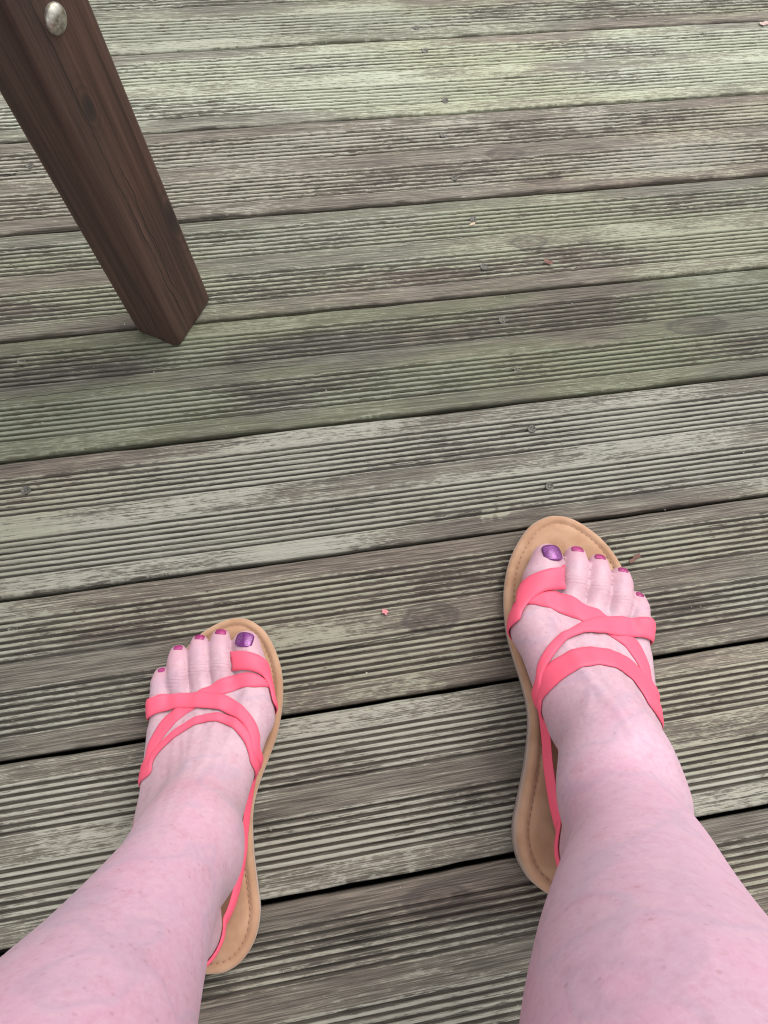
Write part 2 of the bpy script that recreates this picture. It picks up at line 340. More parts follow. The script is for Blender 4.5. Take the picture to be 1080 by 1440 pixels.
def skin_material():
    g = G('skin')
    blo = g.noise(g.coords((22, 22, 22)), 1, 3, 0.6)
    mot = g.noise(g.coords((75, 75, 75)), 1, 3, 0.6)
    fin = g.noise(g.coords((620, 620, 620)), 1, 2, 0.6)
    vein = g.noise(g.coords((13, 26, 13)), 1, 2, 0.5)
    sp = g.n('ShaderNodeSeparateXYZ'); g.put(sp.inputs[0], g.n('ShaderNodeTexCoord').outputs['Object'])
    leg = g.sstep(g.math('ADD', sp.outputs[2], g.math('MULTIPLY', blo, 0.06)), 0.05, 0.24)
    c1 = g.ramp(blo, [(0.30, (0.500, 0.335, 0.385)), (0.50, (0.540, 0.355, 0.398)), (0.72, (0.560, 0.318, 0.375))])
    c2 = g.ramp(blo, [(0.30, (0.540, 0.350, 0.440)), (0.50, (0.585, 0.358, 0.455)), (0.72, (0.605, 0.325, 0.430))])
    col = g.mix(leg, c1, c2)
    col = g.mix(g.math('MULTIPLY', g.sstep(mot, 0.52, 0.72), 0.40), col, (0.505, 0.255, 0.315))
    col = g.mix(g.math('MULTIPLY', g.sstep(mot, 0.46, 0.32), 0.28), col, (0.62, 0.42, 0.475))
    mo2 = g.noise(g.coords((300, 300, 260)), 1, 3, 0.65)
    col = g.mix(g.math('MULTIPLY', g.sstep(mo2, 0.50, 0.68), 0.28), col, (0.46, 0.235, 0.275))
    col = g.mix(g.math('MULTIPLY', g.sstep(mo2, 0.46, 0.34), 0.34), col, (0.63, 0.43, 0.485))
    vm = g.sstep(g.math('ABSOLUTE', g.math('SUBTRACT', vein, 0.5)), 0.035, 0.0)
    col = g.mix(g.math('MULTIPLY', vm, 0.25), col, (0.36, 0.305, 0.40))
    vo = g.n('ShaderNodeTexVoronoi'); g.put(vo.inputs['Vector'], g.coords((170, 170, 170))); vo.inputs['Scale'].default_value = 1.0
    s2 = g.math('MULTIPLY', g.sstep(vo.outputs['Distance'], 0.24, 0.09), g.sstep(mot, 0.46, 0.56))
    col = g.mix(g.math('MULTIPLY', s2, 0.42), col, (0.37, 0.19, 0.215))
    fl = g.attr('flush')
    col = g.mix(g.math('MULTIPLY', fl, 0.55), col, (0.545, 0.285, 0.345))
    col = g.mix(1.0, col, (0.87, 0.86, 0.87), 'MULTIPLY')
    g.set('Base Color', col); g.set('Roughness', g.math('MULTIPLY_ADD', mot, 0.2, 0.38)); g.set('Specular IOR Level', 0.38)
    g.set('Sheen Weight', 0.06)
    fy = g.attr('crease_phase'); cm = g.attr('crease')
    wr = g.math('MULTIPLY', g.math('POWER', g.math('ABSOLUTE', g.math('SINE', g.math('ADD', fy, g.math('MULTIPLY', mot, 5.0)))), 0.5), cm)
    n1 = g.bump(g.math('MULTIPLY_ADD', fin, 0.45, g.math('ADD', g.math('ADD', g.math('MULTIPLY', mot, 0.7), g.math('MULTIPLY', vm, 0.5)), g.math('MULTIPLY', mo2, 0.6))), 0.16, 0.0011)
    g.set('Normal', g.bump(wr, 0.55, 0.0006, n1))
    return g.m
M_SKIN = skin_material()
def varnish(name, c0, c1):
    g = G(name); nn = g.n('ShaderNodeTexVoronoi'); g.put(nn.inputs['Vector'], g.coords((1900, 1900, 1900))); nn.inputs['Scale'].default_value = 1.0
    sc = g.n('ShaderNodeSeparateColor'); g.put(sc.inputs[0], nn.outputs['Color'])
    g.set('Base Color', g.mix(g.math('POWER', sc.outputs[0], 1.8), c0, c1)); g.set('Metallic', 0.45); g.set('Roughness', 0.34)
    g.set('Coat Weight', 0.5); g.set('Coat Roughness', 0.12); g.set('Normal', g.bump(sc.outputs[1], 0.3, 0.0002)); return g.m
M_NAIL_BIG = varnish('purple_nail_varnish', (0.065, 0.003, 0.060), (0.25, 0.03, 0.26))
M_NAIL = varnish('magenta_nail_varnish', (0.24, 0.008, 0.085), (0.55, 0.06, 0.28))
def strap_material():
    g = G('coral_strap')
    n1 = g.noise(g.coords((900, 900, 900)), 1, 2); n2 = g.noise(g.coords((40, 40, 40)), 1, 2)
    g.set('Base Color', g.mix(n2, (0.71, 0.088, 0.150), (0.77, 0.105, 0.172))); g.set('Roughness', 0.55); g.set('Specular IOR Level', 0.3)
    g.set('Normal', g.bump(g.math('MULTIPLY_ADD', n2, 2.0, n1), 0.15, 0.0006))
    return g.m
M_STRAP = strap_material()
g = G('tan_suede'); n1 = g.noise(g.coords((60, 60, 60)), 1, 4); n2 = g.noise(g.coords((900, 900, 900)), 1, 2)
g.set('Base Color', g.mix(g.sstep(n1, 0.35, 0.7), (0.345, 0.195, 0.115), (0.42, 0.255, 0.16))); g.set('Roughness', 0.85); g.set('Specular IOR Level', 0.15)
g.set('Sheen Weight', 0.3); g.set('Normal', g.bump(n2, 0.25, 0.0006)); M_SUEDE = g.m
M_STITCH = simple('brown_thread', (0.30, 0.17, 0.10), 0.8)
g = G('brown_rubber'); n1 = g.noise(g.coords((50, 50, 400)), 1, 4)
g.set('Base Color', g.mix(n1, (0.22, 0.165, 0.14), (0.33, 0.26, 0.22))); g.set('Roughness', 0.7); M_RUBBER = g.m

# ---------------------------------------------------------------- deck screws
def screw_mesh():
    bm = bmesh.new(); N = 16; rings = []
    for (r, z) in ((0.0039, 0.0), (0.0036, 0.0004), (0.0022, -0.0002), (0.0011, -0.0012)):
        rings.append([bm.verts.new((r*math.cos(2*math.pi*i/N)*(1 if k_ % 2 else 1), r*math.sin(2*math.pi*i/N), z)) for k_, i in enumerate(range(N))])
    for a, b in zip(rings[:-1], rings[1:]):
        for i in range(N): bm.faces.new((a[i], a[(i+1) % N], b[(i+1) % N], b[i]))
    bm.faces.new(rings[-1])
    lo = [bm.verts.new((v.co.x, v.co.y, -0.012)) for v in rings[0]]
    for i in range(N): bm.faces.new((rings[0][(i+1) % N], rings[0][i], lo[i], lo[(i+1) % N]))
    for ang in (0, math.pi/2):          # recessed cross drive, shown as two raised slots' edges
        c, s_ = math.cos(ang), math.sin(ang)
        q = [bm.verts.new((x*c-y*s_, x*s_+y*c, -0.0001)) for x, y in ((-0.0024, -0.00035), (0.0024, -0.00035), (0.0024, 0.00035), (-0.0024, 0.00035))]
        bm.faces.new(q)
    me = bpy.data.meshes.new('screw'); bm.to_mesh(me); bm.free(); me.materials.append(M_SCREW); return me
SM = screw_mesh()
for (sx, sy) in ((0.2112, 0.0178), (0.220, 0.099), (0.2145, -0.0225), (0.2226, -0.1052), (0.2102, -0.1576), (0.2101, -0.2204), (0.2185, -0.279), (0.2165, -0.3412), (0.2208, -0.4076), (0.2228, -0.4648),
                 (0.2211, -0.5297), (0.2231, -0.5887), (0.2215, -0.655), (0.223, -0.715), (-0.226, -0.036), (-0.23, -0.16), (-0.234, -0.4), (-0.228, -0.53), (-0.236, -0.65), (0.664, -0.15), (0.668, -0.22), (0.664, -0.40)):
    o = bpy.data.objects.new('screw', SM); COL.objects.link(o); o.parent = plank_at(sy)
    o.location = (sx, sy, 0.0001); o.rotation_euler = (0.03, 0.02, sx*900)

# ---------------------------------------------------------------- table leg
def build_table():
    up = Vector((-0.101, 0.045, 0.994)).normalized()
    ea = Vector((0.037, 0.058, 0)).normalized(); eb = Vector((-ea.y, ea.x, 0)) # ea along the right face, eb along the left face
    W, D = 0.0645, 0.046
    base = Vector((-0.0922, -0.4038, 0.0002))
    root = empty('wooden_table', base)
    tag(root, 'dark brown stained timber leg of a table, with a domed bolt head', 'table')
    me_v = []; me_f = []; gr = []
    r = 0.006; prof = []
    for (cx, cy, a0) in ((r, r, math.pi), (W-r, r, 1.5*math.pi), (W-r, D-r, 0), (r, D-r, 0.5*math.pi)):
        for t in np.linspace(0, math.pi/2, 6): prof.append((cx+r*math.cos(a0+t), cy+r*math.sin(a0+t)))
    for kx in (1, 2, 3):
        pass
    # densify the long faces
    dense = []
    for i in range(len(prof)):
        p, q = prof[i], prof[(i+1) % len(prof)]
        n = max(1, int(math.hypot(q[0]-p[0], q[1]-p[1])/0.006))
        for t in range(n): dense.append((p[0]+(q[0]-p[0])*t/n, p[1]+(q[1]-p[1])*t/n))
    prof = dense; n = len(prof)
    hs_ = [(0.0, 0.94), (0.0015, 0.975), (0.004, 1.0)]+[(h, 1.0) for h in np.arange(0.012, 0.72, 0.012)]
    cx0, cy0 = W/2, D/2
    for (h, sc_) in hs_:
        for (a, b) in prof:
            aa, bb = cx0+(a-cx0)*sc_, cy0+(b-cy0)*sc_
            bump_ = 0.0004*float(vnoise(a*90+b*90, h*7, 5))
            p = ea*(aa+bump_)+eb*(bb+bump_)+up*(h/up.z)
            me_v.append(p); gr.append((a, b, h))
    for i in range(len(hs_)-1):
        for j in range(n): me_f.append((i*n+j, i*n+(j+1) % n, (i+1)*n+(j+1) % n, (i+1)*n+j))
    me_f.append(tuple(range(n))[::-1]); me_f.append(tuple((len(hs_)-1)*n+j for j in range(n)))
    me = mesh_np('leg', me_v, me_f)
    at = me.attributes.new('grain', 'FLOAT_VECTOR', 'POINT'); at.data.foreach_set('vector', np.array(gr, np.float32).ravel())
    leg = link('leg', me, M_LEG, root); leg['label'] = 'dark brown square timber leg with cracks and knots'
    # coach-bolt head on the face towards the open deck
    bm = bmesh.new(); N = 28; rings = []; R_, H_ = 0.0087, 0.0042
    for t in np.linspace(0, 1, 8)[:-1]:
        rr = R_*math.cos(t*math.pi/2)**0.8 if t > 0 else R_
        rings.append([bm.verts.new((rr*math.cos(2*math.pi*i/N), rr*math.sin(2*math.pi*i/N), H_*math.sin(t*math.pi/2))) for i in range(N)])
    lo = [bm.verts.new((v.co.x, v.co.y, -0.0015)) for v in rings[0]]
    rings.insert(0, lo)
    for a, b in zip(rings[:-1], rings[1:]):
        for i in range(N): bm.faces.new((a[i], a[(i+1) % N], b[(i+1) % N], b[i]))
    tip = bm.verts.new((0, 0, H_))
    for i in range(N): bm.faces.new((rings[-1][i], rings[-1][(i+1) % N], tip))
    me = bpy.data.meshes.new('bolt_head'); bm.to_mesh(me); bm.free()
    me.polygons.foreach_set('use_smooth', [True]*len(me.polygons))
    nrm = -eb
    b = link('bolt_head', me, M_BOLT, leg)
    b.rotation_mode = 'QUATERNION'; b.rotation_quaternion = nrm.to_track_quat('Z', 'Y')
    b.location = ea*BOLT[0]+up*(BOLT[1]/up.z)+nrm*0.0
    # the unseen upper part: apron rail and top boards
    def slab(name, lo, hi):
        me = box_mesh(name, lo, hi, 0.004)
        gv = np.array([(v.co.y, v.co.z, v.co.x) for v in me.vertices], np.float32)
        at = me.attributes.new('grain', 'FLOAT_VECTOR', 'POINT'); at.data.foreach_set('vector', gv.ravel())
        return link(name, me, M_LEG, root)
    slab('apron_rail', (-0.90, 0.035, 0.62), (-0.02, 0.08, 0.715))
    for i in range(4): slab('top_board', (-0.95, -0.27+0.145*i, 0.7155), (0.03, -0.13+0.145*i, 0.745))
    return root
BOLT = (0.0303, 0.281)
build_table()

# ---------------------------------------------------------------- the person: legs and feet, one continuous surface
# foot frames: origin at the heel on the deck, +x towards the other foot, +y towards the toes; template in millimetres
class Foot:
    def __init__(s, ox, oy, dx, dy, side, scale, ysc, yofs):
        s.o = np.array([ox, oy]); l = math.hypot(dx, dy); s.y = np.array([dx, dy])/l
        s.x = np.array([s.y[1], -s.y[0]])*side; s.s = scale; s.side = side; s.ysc = ysc; s.yofs = yofs; s.xofs = -3.0 if side > 0 else 0.0
    def pt(s, p, foot=True):
        x, y, z = p
        if foot: y = y*s.ysc+s.yofs
        q = s.o+(s.x*x+s.y*y)*s.s*1e-3
        return np.array([q[0], q[1], z*s.s*1e-3])
    def local(s, P):
        d = P[..., :2]-s.o
        return (d@s.x)/s.s*1e3, (d@s.y)/s.s*1e3, P[..., 2]/s.s*1e3
FL = Foot(-0.098, -0.907, 0.1634, 0.9866, 1, 1.0, 1.0, 2.0)
FR = Foot(0.1492, -0.9044, 0.2383, 0.9712, -1, 1.21, 0.945, 0.0)
def zb(y):          # footbed height above the deck, mm, over sandal y
    return np.interp(y, [0, 30, 70, 110, 150, 180, 215, 240], [24, 23.5, 21.5, 17, 13, 12, 13, 15.5])

PR = []             # primitives: (kind, a, b, ra, rb, k, layer)  layer 0 body, 1 toes
def rc(a, b, ra, rb, k, layer=0): PR.append((np.array(a), np.array(b), ra, rb, k, layer))
def add_foot(F):
    s = F.s*1e-3
    def P(x, y, dz):
        t = min(max((y-95)/85, 0), 1); x = x-5.0*(1-t*t*(3-2*t))+F.xofs-(4.0 if y < 60 and dz < 65 else 0)
        return F.pt((x, y, zb(y*F.ysc+F.yofs)+dz))
    def cone(p, q, r1, r2, k=9): rc(P(*p), P(*q), r1*s, r2*s, k*s)
    # heel and ankle block
    cone((-3, 27, 22), (-6, 58, 24), 23, 21, 12)
    cone((-3, 30, 30), (-4, 48, 62), 21.5, 22.5, 14)
    cone((-4, 48, 62), (-2, 74, 66), 24, 25, 16)
    cone((-2, 74, 64), (0, 104, 42), 25, 22, 16)
    cone((-2, 84, 66), (0, 122, 37), 22, 19, 18)
    # malleoli
    cone((12, 60, 68), (11, 66, 65), 7.5, 7.5, 14); cone((-23, 56, 68), (-20, 66, 68), 8.0, 8.0, 18)
    # metatarsals
    cone((6, 100, 40), (21, 160, 19), 21, 15.5, 12); cone((-2, 100, 42), (2, 170, 16), 20, 13, 12); cone((-10, 98, 38), (-14, 168, 14), 20, 12.5, 12)
    cone((-20, 94, 31), (-29, 162, 12), 20, 12, 12); cone((-29, 78, 20), (-41, 148, 11), 17, 12.5, 12)
    cone((-6, 58, 24), (-28, 90, 16), 22, 18, 12); cone((21, 160, 15), (20, 178, 13), 15.5, 13.5, 10)
    # tendons
    for (x0, x1, y1) in ((8, 17, 162), (-2, 1, 166), (-10, -14, 164)):
        cone((x0*0.4, 88, 69.5), ((x0+x1)/2, 128, 49.5 if x0 > -9 else 46), 3.4, 2.8, 7)
    # toes
    def toe(pts, rs):
        for (p, q, a, b) in zip(pts[:-1], pts[1:], rs[:-1], rs[1:]): rc(P(*p), P(*q), a*s, b*s, 3.0*s, 1)
    toe([(20, 172, 13), (16, 198, 12), (11.5, 215, 10)], [13.5, 12.6, 10.6])
    toe([(0, 176, 14), (-5, 197, 15), (-8, 212, 10.5), (-8.5, 219.5, 7.5)], [9.0, 8.8, 8.6, 7.7])
    toe([(-16.5, 173, 13), (-21, 194, 14), (-23.8, 208, 10), (-24.3, 215.5, 7)], [8.6, 8.2, 8.0, 7.2])
    toe([(-31, 168, 12), (-36.5, 188, 13), (-38.8, 201, 9.5), (-39.5, 207.5, 7)], [8.8, 8.4, 8.1, 7.2])
    toe([(-43, 153, 11), (-48, 173, 11.5), (-49.8, 185, 8.5), (-50, 191, 6.5)], [9.2, 8.4, 7.9, 6.9])
add_foot(FL); add_foot(FR)
def chain(nodes, k):
    P_ = np.array(nodes, float); out = []
    for i in range(len(P_)-1):
        a, b, c, d = P_[max(i-1, 0)], P_[i], P_[i+1], P_[min(i+2, len(P_)-1)]
        for t in np.arange(4)/4: out.append(0.5*((2*b)+(c-a)*t+(2*a-5*b+4*c-d)*t*t+(3*b-a-3*c+d)*t**3))
    nodes = out+[P_[-1]]
    for (p, q) in zip(nodes[:-1], nodes[1:]): rc(p[:3], q[:3], p[3], q[3], k, 2)
LEG_L = [(-0.0915, -0.8250, 0.0980, 0.0300), (-0.1000, -0.8426, 0.1300, 0.0322), (-0.1068, -0.8607, 0.1650, 0.0366), (-0.1124, -0.8776, 0.2000, 0.0420), (-0.1172, -0.8956, 0.2450, 0.0492),
         (-0.1185, -0.9182, 0.3000, 0.0550), (-0.1177, -0.9426, 0.3600, 0.0555), (-0.116, -0.962, 0.42, 0.0560)]
LEG_R = [(0.1703, -0.8458, 0.1100, 0.0335), (0.1595, -0.8603, 0.1420, 0.0355), (0.1485, -0.8742, 0.1770, 0.0386), (0.1325, -0.8880, 0.2120, 0.0440), (0.1140, -0.9050, 0.2570, 0.0508),
         (0.0975, -0.9260, 0.3120, 0.0580), (0.0886, -0.9528, 0.3720, 0.0575), (0.082, -0.968, 0.43, 0.0560)]
chain(LEG_L, 0.003); chain(LEG_R, 0.003)
chain([(-0.116, -0.966, 0.43, 0.056), (-0.118, -1.12, 0.455, 0.068), (-0.105, -1.33, 0.475, 0.085), (-0.06, -1.43, 0.49, 0.105)], 0.004)
chain([(0.082, -0.972, 0.44, 0.056), (0.080, -1.12, 0.46, 0.068), (0.06, -1.33, 0.475, 0.085), (0.015, -1.43, 0.49, 0.105)], 0.004)

def sd_round_cone(P, a, b, r1, r2):
    ba = b-a; l2 = ba@ba; rr = r1-r2; a2 = l2-rr*rr; il2 = 1.0/l2
    pa = P-a; y = pa@ba; z = y-l2
    x2 = ((pa*l2-ba*y[..., None])**2).sum(-1); y2 = y*y*l2; z2 = z*z*l2
    k = np.sign(rr)*rr*rr*x2
    o = (np.sqrt(x2*a2*il2)+y*rr)*il2-r1
    c1 = np.sign(z)*a2*z2 > k; c2 = np.sign(y)*a2*y2 < k
    return np.where(c1, np.sqrt(x2+z2)*il2-r2, np.where(c2, np.sqrt(x2+y2)*il2-r1, o))
def smin(a, b, k):
    h = np.maximum(k-np.abs(a-b), 0)/k
    return np.minimum(a, b)-h*h*h*k/6.0
def sdf(P, prims=None):
    body = np.full(P.shape[:-1], 0.5); toes = body.copy(); legs = body.copy()
    for (a, b, ra, rb, k, lay) in (PR if prims is None else prims):
        d = sd_round_cone(P, a, b, ra, rb)
        if lay == 0: body = smin(body, d, k)
        elif lay == 2: legs = smin(legs, d, k)
        else: toes = smin(toes, d, k*0.55)
    d = smin(smin(body, legs, 0.036), toes, 0.0065)
    # toe-knuckle creases and the flat underside pressed on the footbed
    for F in (FL, FR):
        x, y, z = F.local(P); near = (z < 60) & (np.abs(x) < 75) & (y > -25) & (y < 250)
        if not near.any(): continue
        base = zb(y)*F.s*1e-3+0.0004
        d = np.where(near, np.maximum(d, base-P[..., 2]), d)
    return d
def mesh_sdf(lo, hi, h, B=20):
    lo = np.array(lo); hi = np.array(hi); nb = np.ceil((hi-lo)/(h*B)).astype(int)
    half = h*B*math.sqrt(3)/2
    bi = np.stack(np.meshgrid(*[np.arange(n) for n in nb], indexing='ij'), -1).reshape(-1, 3)
    cen = lo+(bi+0.5)*h*B
    f0 = sdf(cen); keep = bi[np.abs(f0) < half*1.25+0.004]
    ca = np.array([(p[0]+p[1])/2 for p in PR]); cr = np.array([np.linalg.norm(p[1]-p[0])/2+max(p[2], p[3]) for p in PR])
    NN = nb*B+2; corner = np.stack(np.meshgrid(*[np.arange(B+1)]*3, indexing='ij'), -1)
    VK, VP, EK = [], [], []
    for b in keep:
        P = lo+(b*B+corner)*h
        cc = lo+(b+0.5)*h*B
        sel = [PR[i] for i in np.nonzero(np.linalg.norm(ca-cc, axis=1)-cr < half+0.035)[0]]
        if not sel: continue
        f = sdf(P, sel); ins = f < 0
        if ins.all() or not ins.any(): continue
        cnt = sum(ins[i:B+i, j:B+j, k:B+k].astype(int) for i in (0, 1) for j in (0, 1) for k in (0, 1))
        act = np.argwhere((cnt > 0) & (cnt < 8))
        acc = np.zeros((len(act), 3)); wt = np.zeros(len(act))
        cs = [(i, j, k) for i in (0, 1) for j in (0, 1) for k in (0, 1)]
        for c0 in cs:
            for ax in range(3):
                if c0[ax]: continue
                c1 = list(c0); c1[ax] = 1
                fa = f[tuple((act+c0).T)]; fb_ = f[tuple((act+c1).T)]
                m = (fa < 0) != (fb_ < 0); t = np.where(m, fa/np.where(m, fa-fb_, 1), 0)
                p = np.array(c0)+0.0; pt = np.repeat(p[None], len(act), 0); pt[:, ax] = t
                acc += pt*m[:, None]; wt += m
        VP.append(lo+(b*B+act+acc/wt[:, None])*h)
        g_ = b*B+act; VK.append((g_[:, 0]*NN[1]+g_[:, 1])*NN[2]+g_[:, 2])
        for ax in range(3):
            s0 = [slice(0, B)]*3; s1 = list(s0); s1[ax] = slice(1, B+1)
            A = ins[tuple(s0)]; C = ins[tuple(s1)]
            e = np.argwhere(A != C)
            EK.append((ax, b*B+e, A[tuple(e.T)]))
    VK = np.concatenate(VK); VP = np.concatenate(VP); o = np.argsort(VK); VK = VK[o]; VP = VP[o]
    quads = []
    for ax, e, sg in EK:
        u, v = (ax+1) % 3, (ax+2) % 3
        def key(du, dv):
            q = e.copy(); q[:, u] -= du; q[:, v] -= dv; return (q[:, 0]*NN[1]+q[:, 1])*NN[2]+q[:, 2]
        ids = []; ok = np.ones(len(e), bool)
        for du, dv in ((0, 0), (1, 0), (1, 1), (0, 1)):
            kk = key(du, dv); ix = np.clip(np.searchsorted(VK, kk), 0, len(VK)-1); ok &= VK[ix] == kk; ids.append(ix)
        q = np.stack(ids, -1)[ok]; sg = sg[ok]
        quads.append(np.where(sg[:, None], q, q[:, ::-1]))
    return VP, np.concatenate(quads)
def relax(V, Q, it, lam=0.5):
    e = np.concatenate([Q[:, [0, 1]], Q[:, [1, 2]], Q[:, [2, 3]], Q[:, [3, 0]]]); e = np.concatenate([e, e[:, ::-1]])
    for _ in range(it):
        s_ = np.stack([np.bincount(e[:, 0], V[e[:, 1], i], len(V)) for i in range(3)], -1)
        c = np.bincount(e[:, 0], minlength=len(V))
        V = V+lam*(s_/c[:, None]-V)
    return V
BV, BQ = mesh_sdf((-0.24, -1.60, -0.005), (0.34, -0.60, 0.64), 0.0018)
BV = relax(BV, BQ, 3, 0.5)
BS = relax(BV, BQ, 55, 0.6); wgt = np.clip((BV[:, 2]-0.055)/0.03, 0, 1)[:, None]; BV = BV*(1-wgt)+BS*wgt
# tendons fanning over the instep, a wandering vein, and the outer ankle bones
def seg_dist(x, y, pts):
    d = np.full(len(x), 99.0)
    for (x0, y0), (x1, y1) in zip(pts[:-1], pts[1:]):
        t = np.clip(((x-x0)*(x1-x0)+(y-y0)*(y1-y0))/((x1-x0)**2+(y1-y0)**2), 0, 1); d = np.minimum(d, np.hypot(x-x0-t*(x1-x0), y-y0-t*(y1-y0)))
    return d
for F in (FL, FR):
    x, y, z = F.local(BV); x = x-F.xofs; y = (y-F.yofs)/F.ysc
    on = np.clip((z-zb(y)-16)/8, 0, 1)*np.clip((y-70)/20, 0, 1)*np.clip((192-y)/14, 0, 1)*(np.abs(x) < 70)
    lift_ = np.zeros(len(BV))
    for pts, amp, wd in (([(-6, 88), (6, 128), (17, 180)], 1.5, 3.2), ([(-9, 92), (-4, 130), (0, 184)], 0.9, 2.8), ([(-13, 94), (-15, 130), (-17, 178)], 0.9, 2.8), ([(-18, 92), (-27, 128), (-33, 170)], 0.8, 2.8),
                         ([(12, 100), (4, 118), (9, 136), (-6, 152), (-10, 168)], 0.8, 1.8), ([(-22, 104), (-16, 122), (-24, 146)], 0.7, 1.7)):
        lift_ = np.maximum(lift_, amp*np.exp(-(seg_dist(x, y, pts)/wd)**2))
    BV[:, 2] += lift_*on*F.s*1e-3
    for (mx, my, mz, amp) in ((-34, 58, 92, 3.0 if F is FL else 1.4), (21, 62, 96, 1.4)):
        g_ = amp*np.exp(-(((x-mx)/16)**2+((y-my)/12)**2+((z-mz)/13)**2))*np.sign(mx)
        BV[:, :2] += (g_*F.s*1e-3)[:, None]*F.x[None]
body_me = quads_np('person', BV, BQ)
person = link('person', body_me, M_SKIN)
cph = np.zeros(len(BV), np.float32); cmk = np.zeros(len(BV), np.float32); fls = np.zeros(len(BV), np.float32)
for F in (FL, FR):
    x, y, z = F.local(BV); yy = (y-F.yofs)/F.ysc
    near = (z < 60) & (np.abs(x) < 75) & (y > 140) & (y < 250) & (z > zb(y)+9)
    ykn = np.interp(x, [-50, -38, -22, -6, 14], [174, 190, 196, 199, 199])
    m = np.exp(-((yy-ykn)/5.0)**2)*(x < 5)
    tip = np.interp(x, [-50, -40, -24, -8, 10], [190, 206, 214, 218, 216])
    fls = np.where(near, np.maximum(np.clip((yy-tip+16)/16, 0, 1), 0.5*np.exp(-((yy-ykn)/8.0)**2)), fls)
    cph = np.where(near, yy*1.15, cph); cmk = np.where(near, m, cmk)
for nm, arr in (('crease_phase', cph), ('crease', cmk), ('flush', fls)):
    at = body_me.attributes.new(nm, 'FLOAT', 'POINT'); at.data.foreach_set('value', arr.astype(np.float32))
tag(person, 'bare lower legs and feet with painted toenails, wearing coral sandals', 'person')
BT = BVHTree.FromPolygons([Vector(v) for v in BV.tolist()], BQ.tolist())

# toenails
def nail(F, c, fwd_tilt, wid, leng, yawd, roll, rad):
    """curved varnished plate laid on the toe; c = (x, y) of its middle, tilt = how far the nail leans forward"""
    s = F.s*1e-3
    yv = Vector((*F.y, 0)); xv = Vector((*F.x, 0)); zv = Vector((0, 0, 1))
    rot = Matrix.Rotation(math.radians(yawd)*F.side*-1, 3, zv)
    yv = rot@yv; xv = rot@xv
    t = math.radians(fwd_tilt); n = (zv*math.cos(t)+yv*math.sin(t)); f = (yv*math.cos(t)-zv*math.sin(t))
    rl = math.radians(roll); n, xv = (n*math.cos(rl)+xv*math.sin(rl)), (xv*math.cos(rl)-n*math.sin(rl))
    p0 = Vector(F.pt((c[0], c[1], 0))); p0.z = 0.0
    ct = Vector(F.pt((c[0], c[1], c[2])))
    NU, NV = 11, 11; vs_ = []
    hit = BT.ray_cast(ct+n*0.02*F.s, -n)[0]; acc = Vector((0, 0, 0))
    for du_ in (-0.3, 0, 0.3):
        for dv_ in (-0.3, 0, 0.3):
            h2, n2, _, _ = BT.ray_cast(ct+n*0.02*F.s+xv*(du_*wid*s)+f*(dv_*leng*s), -n)
            if h2 is not None: acc += n2
    n = (acc.normalized()+n*0.25).normalized(); f = (f-n*f.dot(n)).normalized(); xv = (xv-n*xv.dot(n)-f*xv.dot(f)).normalized()
    c0 = (hit if hit is not None else ct)+n*(0.0007 if wid > 12 else 0.00045)*F.s
    for i in range(NV):
        v = -1+2*i/(NV-1)
        for j in range(NU):
            u = -1+2*j/(NU-1)
            e = 3.0; lim = (1-abs(v)**e)**(1/e) if abs(v) < 1 else 0.0
            lim = 0.60+0.40*lim if v < 0 else 0.74+0.26*lim
            lv = v*(1-0.10*u*u*(1 if v > 0 else 0.8))
            du = u*lim*wid/2; dv = lv*leng/2
            p = c0+xv*(du*s)+f*(dv*s)-n*((du*du/(2*rad)+dv*dv/(2*rad*2.2))*s)
            nn_ = (n+xv*(du/rad)).normalized()
            vs_.append((p, nn_))
    V = [p for p, _ in vs_]; m = len(V)
    V2 = V+[p-nn2*0.0014*F.s for p, nn2 in vs_]; fc = []
    for i in range(NV-1):
        for j in range(NU-1):
            a = i*NU+j; qd = (a, a+1, a+NU+1, a+NU); fc.append(qd); fc.append(tuple(m+x for x in qd[::-1]))
    rim = [j for j in range(NU)]+[i*NU+NU-1 for i in range(1, NV)]+[(NV-1)*NU+j for j in range(NU-2, -1, -1)]+[i*NU for i in range(NV-2, 0, -1)]
    for a, b in zip(rim, rim[1:]+rim[:1]): fc.append((b, a, m+a, m+b))
    me = mesh_np('toenail', V2, fc)
    bm = bmesh.new(); bm.from_mesh(me); bmesh.ops.recalc_face_normals(bm, faces=bm.faces[:]); bm.to_mesh(me); bm.free()
    return link('toenail', me, M_NAIL_BIG if wid > 12 else M_NAIL, person)
for F in (FL, FR):
    nail(F, (10.6+F.xofs*0.8, 216.5, 33), 14, 13.6, 12.4, 10, 0, 11.5)
    nail(F, (-8.4+F.xofs*0.8, 223.4, 27), 40, 8.4, 5.4, 0, 0, 7.6)
    nail(F, (-24.3+F.xofs*0.8, 219.0, 25), 40, 7.6, 5.0, -2, 0, 7.0)
    nail(F, (-39.7+F.xofs*0.8, 210.8, 25), 40, 6.8, 4.6, -6, 0, 6.8)
    nail(F, (-50.4+F.xofs*0.8, 194.0, 24), 38, 5.4, 4.2, -8, -14, 6.4)

